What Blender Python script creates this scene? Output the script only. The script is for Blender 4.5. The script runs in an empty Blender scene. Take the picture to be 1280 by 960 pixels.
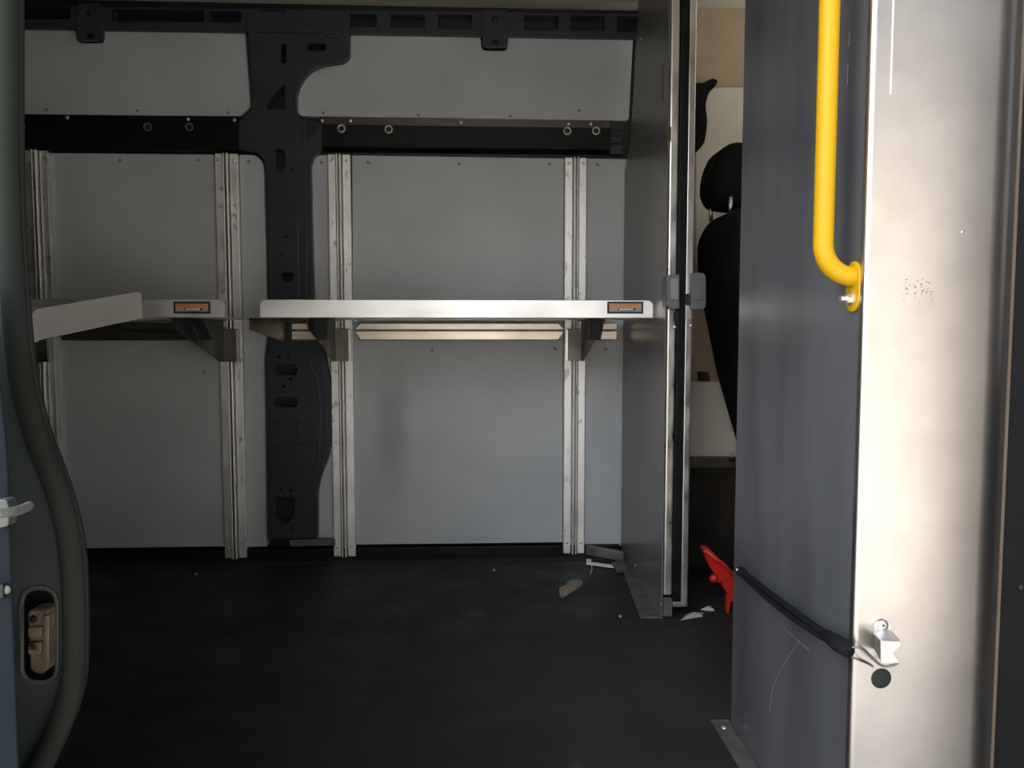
import bpy, bmesh, math, random
from mathutils import Vector, Matrix
random.seed(5)
sc = bpy.context.scene
COL = sc.collection
R = math.radians

# ------------------------------------------------------------------ camera
CAM = Vector((0.0, 0.0, 0.77)); F = 960.0
YAW, PITCH = R(-2.75), R(-3.87)
cam = bpy.data.objects.new('camera', bpy.data.cameras.new('camera')); COL.objects.link(cam)
cam.location = CAM
cam.rotation_euler = (R(90) + PITCH, 0, YAW)
cam.data.sensor_width = 36; cam.data.sensor_fit = 'HORIZONTAL'
cam.data.lens = 36 * F / 1280; cam.data.clip_start = 0.02
sc.camera = cam
ROT = cam.rotation_euler.to_matrix()

def ray(px, py): return ROT @ Vector(((px - 640) / F, -(py - 480) / F, -1))
def atY(px, py, Y): d = ray(px, py); return CAM + d * (Y / d.y)
def atX(px, py, X): d = ray(px, py); return CAM + d * (X / d.x)
def atZ(px, py, Z): d = ray(px, py); return CAM + d * ((Z - CAM.z) / d.z)
def zY(py, Y, px=590): return atY(px, py, Y).z
def xY(px, Y, py=445): return atY(px, py, Y).x

# ------------------------------------------------------------------ materials
def srgb(r, g, b):
    f = lambda c: (c / 12.92 if c <= .04045 else ((c + .055) / 1.055) ** 2.4)
    return tuple(f(v / 255) for v in (r, g, b))

def mat(name, col, rough=.5, metal=0., var=.0, vscale=8., rvar=.0, rscale=20., bump=0., bscale=200., spec=.5,
        stretch=(1, 1, 1), dirt=None, dirt_scale=6., dirt_cut=.62, coat=0.):
    m = bpy.data.materials.new(name); m.use_nodes = True
    nt = m.node_tree; N = nt.nodes; L = nt.links; b = N['Principled BSDF']
    b.inputs['Base Color'].default_value = (*col, 1); b.inputs['Roughness'].default_value = rough
    b.inputs['Metallic'].default_value = metal; b.inputs['Specular IOR Level'].default_value = spec
    b.inputs['Coat Weight'].default_value = coat
    tc = N.new('ShaderNodeTexCoord'); mp = N.new('ShaderNodeMapping'); mp.inputs['Scale'].default_value = stretch
    oi = N.new('ShaderNodeObjectInfo'); av = N.new('ShaderNodeVectorMath'); av.operation = 'MULTIPLY_ADD'
    L.new(oi.outputs['Random'], av.inputs[0]); av.inputs[1].default_value = (7, 11, 23); L.new(tc.outputs['Object'], av.inputs[2])
    L.new(av.outputs['Vector'], mp.inputs['Vector'])
    def noise(s, det=4.):
        n = N.new('ShaderNodeTexNoise'); n.inputs['Scale'].default_value = s; n.inputs['Detail'].default_value = det
        L.new(mp.outputs['Vector'], n.inputs['Vector']); return n
    if var > 0 or dirt:
        n = noise(vscale); r = N.new('ShaderNodeMapRange')
        r.inputs['From Min'].default_value = .3; r.inputs['From Max'].default_value = .7
        r.inputs['To Min'].default_value = 1 - var; r.inputs['To Max'].default_value = 1 + var
        L.new(n.outputs['Fac'], r.inputs['Value'])
        x = N.new('ShaderNodeVectorMath'); x.operation = 'SCALE'; x.inputs[0].default_value = col
        L.new(r.outputs['Result'], x.inputs['Scale']); out = x.outputs['Vector']
        if dirt:
            dn = noise(dirt_scale, 6.); rr = N.new('ShaderNodeMapRange')
            rr.inputs['From Min'].default_value = dirt_cut; rr.inputs['From Max'].default_value = dirt_cut + .07
            L.new(dn.outputs['Fac'], rr.inputs['Value'])
            mx = N.new('ShaderNodeMix'); mx.data_type = 'RGBA'
            L.new(rr.outputs['Result'], mx.inputs['Factor']); L.new(out, mx.inputs['A']); mx.inputs['B'].default_value = (*dirt, 1)
            out = mx.outputs['Result']
        L.new(out, b.inputs['Base Color'])
    if rvar > 0:
        n = noise(rscale); r = N.new('ShaderNodeMapRange')
        r.inputs['From Min'].default_value = .3; r.inputs['From Max'].default_value = .7
        r.inputs['To Min'].default_value = max(.03, rough - rvar); r.inputs['To Max'].default_value = min(1, rough + rvar)
        L.new(n.outputs['Fac'], r.inputs['Value']); L.new(r.outputs['Result'], b.inputs['Roughness'])
    if bump > 0:
        n = noise(bscale); bp = N.new('ShaderNodeBump'); bp.inputs['Strength'].default_value = bump; bp.inputs['Distance'].default_value = .002
        L.new(n.outputs['Fac'], bp.inputs['Height']); L.new(bp.outputs['Normal'], b.inputs['Normal'])
    return m

M = {}
M['lining'] = mat('lining', (.425, .445, .46), .5, var=.07, vscale=5, bump=.12, bscale=420, spec=.4, rvar=.06)
M['alu'] = mat('alu', (.80, .77, .73), .36, 1., var=.07, vscale=14, rvar=.1, rscale=30, stretch=(1, 1, .5))
M['alu_shelf'] = mat('alu_shelf', (.90, .89, .87), .50, 1., var=.05, vscale=9, rvar=.08, rscale=25, stretch=(.3, 1, 1))
M['alu_darkened'] = mat('alu_darkened', (.15, .145, .128), .48, 1., var=.1, vscale=12, rvar=.1)  # aluminium darkened: dark reflections on the brackets put into the base colour
M['alu_warm'] = mat('alu_warm', (.70, .62, .52), .38, 1., var=.05, vscale=9, rvar=.06, stretch=(.3, 1, 1))
M['flange'] = mat('flange', (.10, .088, .074), .36, .8, var=.1)  # lighter brown than the rail: a warm reflection put into the colour
M['galv'] = mat('galv', (.86, .855, .84), .55, 1., var=.1, vscale=20, rvar=.08, dirt=(.50, .50, .49), dirt_scale=34, dirt_cut=.62, stretch=(1, 1, .6))
M['tray_metal'] = mat('tray_metal', (.62, .61, .57), .5, .55, var=.05)
M['arm_metal'] = mat('arm_metal', (.27, .225, .19), .45, 1., var=.1)
M['screw_grey'] = mat('screw_grey', (.20, .205, .21), .5)
M['alu_cover'] = mat('alu_cover', (.575, .535, .505), .34, 1., var=.05, vscale=22, rvar=.02, rscale=9, dirt=(.55, .52, .5), dirt_scale=60, dirt_cut=.72, bump=.03, bscale=90)
M['navy'] = mat('navy', (.028, .035, .043), .34, 0, var=.15, vscale=7, rvar=.02)
M['navy_dark'] = mat('navy_dark', (.005, .006, .009), .5, var=.1)
M['black_rail'] = mat('black_rail', (.0025, .003, .0038), .5, rvar=.08, var=.1, spec=.25)
M['black'] = mat('black', (.006, .006, .007), .6, var=.2)
M['rubber'] = mat('rubber', (.022, .026, .022), .9, spec=.08, var=.15, vscale=6, bump=.1, bscale=80)
M['floor'] = mat('floor', (.0105, .0100, .0098), .66, var=.35, vscale=5, rvar=.12, rscale=7, bump=.25, bscale=260, dirt=(.03, .029, .027), dirt_scale=9, dirt_cut=.66)
M['ceiling'] = mat('ceiling', (.52, .48, .41), .75, var=.1)
M['partition'] = mat('partition', (.19, .187, .18), .3, .35, var=.08, vscale=4, rvar=.015, rscale=6, stretch=(1, 1, .4))
M['black_panel'] = mat('black_panel', (.078, .079, .084), .25, 0, var=.3, vscale=7, rvar=.015, rscale=5, stretch=(1, 1, .22))
M['yellow'] = mat('yellow', (.50, .275, .002), .5, spec=.3, var=.02)
M['steel'] = mat('steel', (.75, .74, .72), .28, 1., var=.06)
M['zinc'] = mat('zinc', (.72, .70, .68), .42, 1., var=.05)
M['wire'] = mat('wire', (.22, .205, .20), .35, 1.)
M['bungee'] = mat('bungee', (.005, .005, .006), .9, spec=.2, var=.3, vscale=200)
M['handle'] = mat('handle', (.13, .13, .135), .45, var=.05)
M['paddle'] = mat('paddle', (.24, .24, .23), .4, var=.05)
M['seat'] = mat('seat', (.006, .006, .007), .9, var=.3, vscale=120, bump=.2, bscale=500, spec=.2)
M['beige'] = mat('beige', (.42, .325, .225), .85, var=.05, bump=.1, bscale=300)
M['offwhite'] = mat('offwhite', (.60, .57, .49), .6, var=.04)
M['brown_gloss'] = mat('brown_gloss', (.035, .028, .022), .25, var=.2)
M['red'] = mat('red', (.50, .022, .012), .4, var=.1)
M['darkred'] = mat('darkred', (.08, .012, .008), .5)
M['jamb'] = mat('jamb', (.06, .072, .066), .5, var=.2, vscale=8, bump=.05, bscale=50)
M['bluebody'] = mat('bluebody', (.006, .010, .014), .7, spec=.12, var=.06)
M['latch'] = mat('latch', (.30, .24, .165), .5, .3, var=.3, vscale=40, dirt=(.05, .04, .03), dirt_scale=35, dirt_cut=.55)
M['white_plastic'] = mat('white_plastic', (.15, .15, .135), .45)
M['leaf'] = mat('leaf', (.24, .19, .15), .8, var=.25, vscale=40)
M['paper'] = mat('paper', (.42, .38, .35), .8, var=.25, vscale=40)
M['floor_flange'] = mat('floor_flange', (.16, .14, .125), .5, .6, var=.3, vscale=25, rvar=.1)
M['sticker_edge'] = mat('sticker_edge', (.012, .011, .011), .5)
M['sticker_orange'] = mat('sticker_orange', (.62, .27, .10), .5, var=.06, vscale=60)
M['sticker_grey'] = mat('sticker_grey', (.33, .29, .29), .5, var=.05)
M['sticker_white'] = mat('sticker_white', (.8, .8, .8), .5)
M['sticker_text'] = mat('sticker_text', (.50, .18, .06), .5)
M['ground'] = mat('ground', (.60, .56, .51), .85, var=.1, vscale=1.5)
M['bounce_wall'] = mat('bounce_wall', (.40, .39, .375), .85, var=.08, vscale=1.2)  # unseen outside wall, toned for bounced daylight and reflections
M['trim_brown'] = mat('trim_brown', (.16, .12, .085), .6, var=.1)
M['cream'] = mat('cream', (.80, .74, .63), .7, var=.04)
M['scuff'] = mat('scuff', (.13, .13, .125), .6, var=.3, vscale=60)
M['yellow_mark'] = mat('yellow_mark', (.14, .14, .03), .6)

# brown water stain with a shape of its own on the middle lower panel
def add_stain(m, c, sx, sz, col, strength):
    nt = m.node_tree; N = nt.nodes; L = nt.links; b = N['Principled BSDF']
    src = b.inputs['Base Color'].links[0].from_socket
    tc = N.new('ShaderNodeTexCoord'); mp = N.new('ShaderNodeMapping'); mp.vector_type = 'POINT'
    mp.inputs['Location'].default_value = (-c[0] / sx, 0, -c[1] / sz); mp.inputs['Scale'].default_value = (1 / sx, 0, 1 / sz)
    L.new(tc.outputs['Object'], mp.inputs['Vector'])
    ns = N.new('ShaderNodeTexNoise'); ns.inputs['Scale'].default_value = 9; L.new(tc.outputs['Object'], ns.inputs['Vector'])
    ln = N.new('ShaderNodeVectorMath'); ln.operation = 'LENGTH'; L.new(mp.outputs['Vector'], ln.inputs[0])
    ad = N.new('ShaderNodeMath'); ad.operation = 'ADD'; L.new(ln.outputs['Value'], ad.inputs[0]); L.new(ns.outputs['Fac'], ad.inputs[1])
    r = N.new('ShaderNodeMapRange'); r.inputs['From Min'].default_value = .9; r.inputs['From Max'].default_value = 1.7
    r.inputs['To Min'].default_value = strength; r.inputs['To Max'].default_value = 0; L.new(ad.outputs['Value'], r.inputs['Value'])
    mx = N.new('ShaderNodeMix'); mx.data_type = 'RGBA'; L.new(r.outputs['Result'], mx.inputs['Factor']); L.new(src, mx.inputs['A'])
    mx.inputs['B'].default_value = (*col, 1); L.new(mx.outputs['Result'], b.inputs['Base Color'])

# ------------------------------------------------------------------ builders
def link(name, bm, m, parent=None, smooth=False, bevel=0., seg=2, subsurf=0):
    bmesh.ops.recalc_face_normals(bm, faces=bm.faces)
    me = bpy.data.meshes.new(name)
    off = Vector((0, 0, 0))
    if parent is not None:
        p = parent
        while p is not None: off += p.location; p = p.parent
    else:
        lo = Vector((min(v.co[i] for v in bm.verts) for i in range(3))); hi = Vector((max(v.co[i] for v in bm.verts) for i in range(3)))
        off = Vector(((lo.x + hi.x) / 2, (lo.y + hi.y) / 2, lo.z))
    if parent is not None and False: pass
    for v in bm.verts: v.co -= off
    bm.to_mesh(me); bm.free()
    if smooth:
        for p in me.polygons: p.use_smooth = True
    o = bpy.data.objects.new(name, me); COL.objects.link(o)
    o.data.materials.append(M[m] if isinstance(m, str) else m)
    if parent is not None: o.parent = parent
    else: o.location = off
    if bevel > 0:
        md = o.modifiers.new('bevel', 'BEVEL'); md.width = bevel; md.segments = seg; md.limit_method = 'ANGLE'; md.angle_limit = R(40)
    if subsurf:
        md = o.modifiers.new('sub', 'SUBSURF'); md.levels = subsurf; md.render_levels = subsurf
    return o

def tag(o, label, cat, group=None, kind=None):
    o['label'] = label; o['category'] = cat
    if group: o['group'] = group
    if kind: o['kind'] = kind
    return o

def struct(o): o['kind'] = 'structure'; return o

def thing(name, label, cat, loc, group=None):
    o = bpy.data.objects.new(name, None); COL.objects.link(o); o.location = loc; o.empty_display_size = .05
    return tag(o, label, cat, group)

def new(): return bmesh.new()

def a_box(bm, x0, x1, y0, y1, z0, z1):
    vs = [bm.verts.new((x, y, z)) for x in (x0, x1) for y in (y0, y1) for z in (z0, z1)]
    for f in ((0, 1, 3, 2), (4, 6, 7, 5), (0, 4, 5, 1), (2, 3, 7, 6), (0, 2, 6, 4), (1, 5, 7, 3)):
        bm.faces.new([vs[i] for i in f])
    return bm

def box(x0, x1, y0, y1, z0, z1): return a_box(new(), x0, x1, y0, y1, z0, z1)

def a_plate(bm, pts, vec, holes=()):
    vec = Vector(vec)
    if not holes:
        a = [bm.verts.new(p) for p in pts]; b = [bm.verts.new(Vector(p) + vec) for p in pts]
        bm.faces.new(a); bm.faces.new(list(reversed(b)))
        n = len(pts)
        for i in range(n): bm.faces.new((a[i], b[i], b[(i + 1) % n], a[(i + 1) % n]))
        return bm
    edges = []; loops = []
    for lp in [pts] + list(holes):
        vs = [bm.verts.new(p) for p in lp]; loops.append(vs)
        for i in range(len(vs)): edges.append(bm.edges.new((vs[i], vs[(i + 1) % len(vs)])))
    g = bmesh.ops.triangle_fill(bm, edges=edges, use_beauty=True, use_dissolve=False)
    fs = [f for f in g['geom'] if isinstance(f, bmesh.types.BMFace)]
    mp = {}
    for lp in loops:
        for v in lp: mp[v] = bm.verts.new(v.co + vec)
    for f in fs: bm.faces.new([mp[v] for v in reversed(f.verts)])
    for lp in loops:
        for i in range(len(lp)):
            a, b = lp[i], lp[(i + 1) % len(lp)]; bm.faces.new((a, b, mp[b], mp[a]))
    return bm

def plate(pts, vec, holes=()): return a_plate(new(), pts, vec, holes)

def rnd(pts, r=0, seg=5):
    """round the corners of a closed 2D polygon; a point may carry its own radius as third value"""
    out = []; n = len(pts)
    for i in range(n):
        p = Vector(pts[i][:2]); rr = pts[i][2] if len(pts[i]) > 2 else r
        a = Vector(pts[i - 1][:2]) - p; b = Vector(pts[(i + 1) % n][:2]) - p
        if rr <= 0 or a.length < 1e-9 or b.length < 1e-9: out.append(tuple(p)); continue
        t = min(rr, a.length * .48, b.length * .48)
        s = p + a.normalized() * t; e = p + b.normalized() * t
        for k in range(seg + 1):
            u = k / seg; q = s * (1 - u) ** 2 + p * 2 * u * (1 - u) + e * u * u
            out.append(tuple(q))
    return out

def pxY(poly, Y, r=0): return [atY(x, y, Y) for x, y in rnd(poly, r)]
def pxX(poly, X, r=0): return [atX(x, y, X) for x, y in rnd(poly, r)]

def a_cyl(bm, p, q, r, n=16, r2=None):
    p, q = Vector(p), Vector(q); d = (q - p).normalized()
    u = d.orthogonal().normalized(); v = d.cross(u); r2 = r if r2 is None else r2
    A = [bm.verts.new(p + (u * math.cos(2 * math.pi * i / n) + v * math.sin(2 * math.pi * i / n)) * r) for i in range(n)]
    B = [bm.verts.new(q + (u * math.cos(2 * math.pi * i / n) + v * math.sin(2 * math.pi * i / n)) * r2) for i in range(n)]
    bm.faces.new(A); bm.faces.new(list(reversed(B)))
    for i in range(n): bm.faces.new((A[i], A[(i + 1) % n], B[(i + 1) % n], B[i]))
    return bm

def cyl(p, q, r, n=16, r2=None): return a_cyl(new(), p, q, r, n, r2)

def spline(pts, k=6):
    pts = [Vector(p) for p in pts]; out = []
    for i in range(len(pts) - 1):
        p0 = pts[max(i - 1, 0)]; p1 = pts[i]; p2 = pts[i + 1]; p3 = pts[min(i + 2, len(pts) - 1)]
        for j in range(k):
            t = j / k
            out.append(.5 * ((2 * p1) + (p2 - p0) * t + (2 * p0 - 5 * p1 + 4 * p2 - p3) * t * t + (3 * p1 - p0 - 3 * p2 + p3) * t ** 3))
    out.append(pts[-1]); return out

def a_tube(bm, pts, r, n=12, cap=True):
    pts = [Vector(p) for p in pts]; rings = []; up = None
    for i, p in enumerate(pts):
        d = (pts[min(i + 1, len(pts) - 1)] - pts[max(i - 1, 0)]).normalized()
        if up is None: up = d.orthogonal().normalized()
        up = (up - d * up.dot(d)).normalized(); v = d.cross(up)
        rr = r[i] if isinstance(r, (list, tuple)) else r
        rings.append([bm.verts.new(p + (up * math.cos(2 * math.pi * k / n) + v * math.sin(2 * math.pi * k / n)) * rr) for k in range(n)])
    for a, b in zip(rings, rings[1:]):
        for k in range(n): bm.faces.new((a[k], a[(k + 1) % n], b[(k + 1) % n], b[k]))
    if cap: bm.faces.new(rings[0]); bm.faces.new(list(reversed(rings[-1])))
    return bm

def tube(pts, r, n=12): return a_tube(new(), pts, r, n)

def a_prof(bm, prof, axis, a, b):
    """extrude a closed 2D profile along an axis; profile in the two other axes (x,y,z order)"""
    def mk(u, v, t): return {'x': (t, u, v), 'y': (u, t, v), 'z': (u, v, t)}[axis]
    pts = [mk(u, v, a) for u, v in prof]; d = b - a
    return a_plate(bm, pts, {'x': (d, 0, 0), 'y': (0, d, 0), 'z': (0, 0, d)}[axis])

def prof(p, axis, a, b): return a_prof(new(), p, axis, a, b)

def dome(p, d, r, h=.5, n=14, k=4):
    """domed fastener head at p facing d"""
    bm = new(); p = Vector(p); d = Vector(d).normalized(); u = d.orthogonal().normalized(); v = d.cross(u); rings = []
    for j in range(k):
        a = math.pi / 2 * j / k
        rings.append([bm.verts.new(p + d * (r * h * math.sin(a)) + (u * math.cos(2 * math.pi * i / n) + v * math.sin(2 * math.pi * i / n)) * r * math.cos(a)) for i in range(n)])
    top = bm.verts.new(p + d * r * h)
    bm.faces.new(rings[0])
    for a, b in zip(rings, rings[1:]):
        for i in range(n): bm.faces.new((a[i], a[(i + 1) % n], b[(i + 1) % n], b[i]))
    for i in range(n): bm.faces.new((rings[-1][i], rings[-1][(i + 1) % n], top))
    return bm

def bolt(px, py, Y, parent, r=.0065, m='zinc', name='bolt'):
    return link(name, dome(atY(px, py, Y), (0, -1, 0), r, .55), m, parent, smooth=True)

def ring(px, py, Y, parent, r=.0135, m='zinc'):
    p = atY(px, py, Y); bm = new(); pts = []
    n = 24; rings = []
    for i in range(n):
        a = 2 * math.pi * i / n; c = Vector((math.cos(a), 0, math.sin(a)))
        rings.append([bm.verts.new(p + c * (r * .82 + r * .2 * math.cos(b)) + Vector((0, -1, 0)) * (r * .25 * (1 + math.sin(b)))) for b in [2 * math.pi * j / 8 for j in range(8)]])
    for i in range(n):
        a, b = rings[i], rings[(i + 1) % n]
        for j in range(8): bm.faces.new((a[j], a[(j + 1) % 8], b[(j + 1) % 8], b[j]))
    g = link('grommet', bm, m, parent, smooth=True)
    link('socket', cyl(p, p + Vector((0, -.002, 0)), r * .72, 18), 'black', g)
    return g

YW = 2.60           # face of the lining on the far wall
ZC = 1.846          # ceiling
YN = .75            # near side wall
XB = .50            # partition plane
WX0 = -2.5

# ------------------------------------------------------------------ setting
struct(link('floor', box(WX0, 1.9, .79, 2.66, -.06, 0), 'floor'))
struct(link('ceiling', box(WX0, 1.9, YN - .05, 2.66, ZC, ZC + .05), 'ceiling'))
struct(link('wall_far', box(WX0, 1.02, 2.635, 2.67, -.06, ZC), 'navy_dark'))
struct(link('wall_rear', box(WX0 - .04, WX0, YN - .05, 2.66, -.06, ZC), 'navy_dark'))
struct(link('ground', box(-14, 12, -9, 8, -.66, -.60), 'ground'))
struct(link('wall_opposite_bounce', box(-16, 8.2, -7.3, -7.0, -.60, 3.3), 'bounce_wall'))  # unseen wall added behind the camera for daylight and panel reflections
# near side of the van body, left of the door opening: its edge follows the weatherstrip
SEAL = [(6, -420), (7, -200), (8, 0), (9, 200), (15, 340), (25, 460), (44, 540), (58, 577), (74, 622), (87, 680), (92.5, 750), (92, 835), (84, 880), (69, 920), (52, 957), (38, 990), (20, 1030), (0, 1075)]
seal3 = spline([atY(x, y, .73) for x, y in SEAL], 5)
edge = [Vector((p.x - .004, .74, p.z)) for p in seal3]
zt, zb = ZC, -.45
edge[0].z = max(edge[0].z, 1.2)
poly = [Vector((WX0, .74, zt)), Vector((edge[0].x, .74, zt))] + edge + [Vector((edge[-1].x, .74, zb)), Vector((WX0, .74, zb))]
# oval recess cut through the jamb
rec = [atY(x, y, .74) for x, y in rnd([(27, 735, 26), (72, 735, 26), (72, 853, 26), (27, 853, 26)], 26, 8)]
wl = struct(link('wall_door_side', plate(poly, (0, .004, 0), [rec]), 'jamb', bevel=.001))
struct(link('wall_near_front', box(.77, 1.9, .70, .80, -.45, ZC), 'black'))
NP = struct(link('wall_near_pillar', box(.69, .95, 1.035, 1.06, -.45, ZC), 'black'))
struct(link('wall_door_header', box(edge[0].x, .77, .70, .80, 1.72, ZC), 'jamb'))
struct(link('trim_sill', box(-.42, .62, .72, .79, -.45, -.012), 'black'))
# cab shell
struct(link('wall_cab', box(.58, 1.02, 2.60, 2.634, 0, ZC), 'beige'))
struct(link('wall_cab_low', box(1.02, 1.9, 2.6, 2.66, 0, .62), 'offwhite'))
struct(link('wall_dashboard', box(1.62, 1.9, .80, 2.6, 0, .72), 'black'))

# ------------------------------------------------------------------ lining boards on the far wall
TH = .012
def board(poly, label, r=0, m='lining', holes=()):
    o = link('wall_board', plate(pxY(poly, YW, r), (0, TH + .02, 0), ), m, bevel=.0012, seg=1)
    return tag(o, label, 'wall panel')

b1 = board([(-70, 26), (91, 28, 4), (96, 50, 5), (100, 54, 4), (130, 54, 4), (130, 30, 3), (303, 33, 4), (306, 38), (313, 134, 3), (301, 145), (-70, 143)],
      'grey upper lining board left of the blue-grey pillar, notched at its top edge')
b2 = board([(437, 35, 4), (600, 38, 4), (602, 63, 6), (634, 64, 6), (635, 40, 4), (791.5, 43, 5), (786, 151, 5), (373, 145, 6), (369, 118), (372, 106), (378, 96), (387, 87), (398, 81), (412, 79), (428, 79, 5), (437, 74, 5)],
      'grey upper lining board right of the pillar with a swooping cut left edge')
M['lining_mid'] = M['lining'].copy(); M['lining_mid'].name = 'lining_mid'
b3 = board([(61, 191, 2), (267, 193, 4), (271, 199), (272, 247), (275, 250), (287, 683), (74, 686)], 'large grey lower lining board in the dim left bay')
b4 = board([(299, 193, 3), (322, 194, 12), (330, 206, 6), (333, 340), (334, 400), (331, 440), (334, 683), (309, 684), (305, 450)],
      'narrow grey lining board between left-bay upright and pillar')
b5 = board([(391, 194, 10), (411, 194), (417, 450), (419, 681), (394, 681), (394, 615), (401, 595), (412, 570), (415, 540), (413, 478), (404, 440), (394, 400), (386, 300), (386, 210, 6)],
      'sliver of grey lining board between pillar and the upright right of it')
b6 = board([(440, 194, 2), (705, 198, 2), (703, 678), (443, 681)], 'large grey middle lining board with a brown water stain', m='lining_mid')
b7 = board([(733, 198, 2), (805, 199), (798, 683), (730, 681)], 'grey lower lining board beside the partition at the far right')
sp = atY(492, 530, YW)
add_stain(M['lining_mid'], (sp.x - b6.location.x, sp.z - b6.location.z), .06, .22, (.165, .145, .125), .42)
# screws of the boards
for o, spots in ((b1, [(58, 137), (172, 138), (285, 141)]), (b2, [(446, 39), (404, 141), (523, 144), (638, 145), (724, 138), (768, 47), (590, 42)]),
                 (b3, [(248, 200), (150, 200), (255, 465)]), (b6, [(460, 203), (574, 205), (687, 205), (540, 438), (694, 436)]), (b7, [(747, 206), (757, 436)]), (b5, [(402, 203)]), (b4, [(311, 202)])):
    for (x, y) in spots:
        bm = dome(atY(x, y, YW) - o.location, (0, -1, 0), .0055, .25, 10, 3)
        me = link('screw', bm, 'screw_grey', None, smooth=True)
        off = me.location.copy(); me.parent = o; me.location = off

# ------------------------------------------------------------------ pressed steel body pillar
YP = 2.572
pil = thing('body_pillar', 'dark blue-grey pressed-steel pillar with cut-outs, between the lining boards', 'pillar', (xY(360, YP), YP + .03, 0))
outline = rnd([(309, 22), (309, 14), (437, 16), (437, 70, 7), (430, 77, 5), (412, 79), (398, 82), (387, 88), (379, 97), (373, 108), (370, 120), (371, 140), (374, 147), (384, 149), (402, 156), (402, 188), (392, 194, 5), (388, 206), (390, 300), (392, 370), (396, 405), (406, 440), (413, 478), (415, 540), (411, 570), (401, 596), (397, 615), (397, 672), (334, 674), (334, 620), (332, 470), (331, 452), (337, 432), (339, 405), (336, 340), (333, 210), (329, 198), (319, 190), (299, 187), (299, 150), (311, 141), (316, 132), (312, 70)])
def slot(x0, y0, x1, y1, r): return [(x0, y0, r), (x1, y0, r), (x1, y1, r), (x0, y1, r)]
holes_px = [slot(351, 55, 358, 79, 3), slot(384, 54, 408, 64, 5), [(356, 104, 2), (357, 137, 3), (333, 137, 3), (335, 126, 4)],
            [(344, 185, 2), (356, 187, 5), (358, 205, 6), (352, 216, 5), (345, 212, 3)], slot(352, 341, 367, 352, 4),
            slot(342, 455, 372, 469, 7), slot(342, 496, 372, 509, 7), [(345, 621, 3), (368, 621, 3), (368, 645, 9), (358, 656, 8), (345, 650, 6)]]
for (x, y) in ((348, 446), (360, 446), (363, 474), (354, 483), (364, 212), (351, 612), (363, 613), (364, 661), (357, 296), (352, 318)):
    holes_px.append([(x - 1.8, y - 1.8, 1.5), (x + 1.8, y - 1.8, 1.5), (x + 1.8, y + 1.8, 1.5), (x - 1.8, y + 1.8, 1.5)])
link('pillar_shell', plate([atY(x, y, YP) for x, y in outline], (0, .035, 0), [[atY(x, y, YP) for x, y in rnd(h, 0, 4)] for h in holes_px]), 'navy', pil, bevel=.004, seg=3)
def ridge(pts, name='pressed_rib', r=.0035):
    link(name, tube(spline([atY(x, y, YP + .0012) for x, y in pts], 5), r, 8), 'navy', pil, smooth=True)
ridge([(368, 118), (368, 145), (371, 200), (372, 300), (374, 400), (379, 425), (388, 455), (398, 485), (400, 540), (396, 575), (386, 600), (383, 620)])
ridge([(379, 155), (381, 200), (383, 300), (385, 400), (394, 430), (404, 460), (408, 500), (408, 545), (403, 575), (392, 600)], r=.003)
ridge([(372, 112), (380, 99), (392, 89), (408, 82), (424, 79), (432, 74)], r=.003)
# raised box folded into the pillar foot
link('foot_bracket', plate(pxY([(340, 524, 3), (397, 526, 4), (395, 545), (384, 550, 2), (384, 556), (340, 556)], YP - .004), (0, .01, 0)), 'navy', pil, bevel=.002)
link('foot_bracket', plate(pxY([(371, 527), (398, 527), (396, 553), (371, 553)], YP - .010), (0, .01, 0)), 'navy', pil, bevel=.002)
link('top_fold', plate(pxY([(318, 32), (430, 34), (428, 47), (410, 47), (402, 40), (320, 40)], YP - .006), (0, .01, 0)), 'navy', pil, bevel=.003)
link('foot_ledge', plate(pxY([(362, 675), (419, 674), (419, 682), (362, 683)], YP + .004), (0, .024, 0)), 'floor_flange', pil, bevel=.001)
for (p0, p1, p2) in (((384, 152), (399, 156), (386, 170)),):
    link('gusset', plate(pxY([(383, 152, 2), (400, 156, 3), (392, 170, 5), (383, 178, 2)], YP - .002), (0, .006, 0)), 'navy_dark', pil, bevel=.001)

# ------------------------------------------------------------------ waist rails
def waist(px0, px1, label, bolts, grommets, ty=(148, 158, 187, 191), nose=.024):
    z0, z1, z2, z3 = (zY(v, YW - .01, (px0 + px1) / 2) for v in ty)
    xa, xb = xY(px0, YW - .02, 165), xY(px1, YW - .02, 165)
    y0 = YW - .003; y1 = y0 - nose
    t = thing('waist_rail', label, 'rail', ((xa + xb) / 2, YW + .02, z3), 'black waist rails')
    link('rail_body', prof([(YW + .034, z0), (y0, z0), (y0, z1), (y1, z1 - .004), (y1, z2 + .003), (y1 + .004, z2), (YW + .034, z2 - .004)], 'x', xa, xb), 'black_rail', t, bevel=.0015)
    link('top_flange', box(xa, xb, y0 - .0012, y0, z1 + .001, z0), 'flange' if px1 > 500 else 'black_rail', t)  # only the right rail's strip carries the painted warm reflection
    for (x, y) in bolts: bolt(x, y, y0 - .001, t)
    for (x, y) in grommets: ring(x, y, y1, t, m='zinc' if px1 > 500 else 'handle')  # left grommets coloured darker to hold the dimness of that bay
    return t
waist(-80, 299, 'black waist rail with bolts, left of the blue-grey pillar', [(84, 147), (235, 149), (293, 150)], [(27, 157), (185, 159), (237, 159)], (143, 152, 188, 191))
wr = waist(401, 763, 'black waist rail with five bolts, right of the blue-grey pillar', [(402.5, 151), (438, 151), (576, 153), (711, 155), (739, 155)], [(427, 161), (486, 162), (709, 164), (745, 164)])
xa, xb = xY(763, YW - .02, 165), XB - .004
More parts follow.
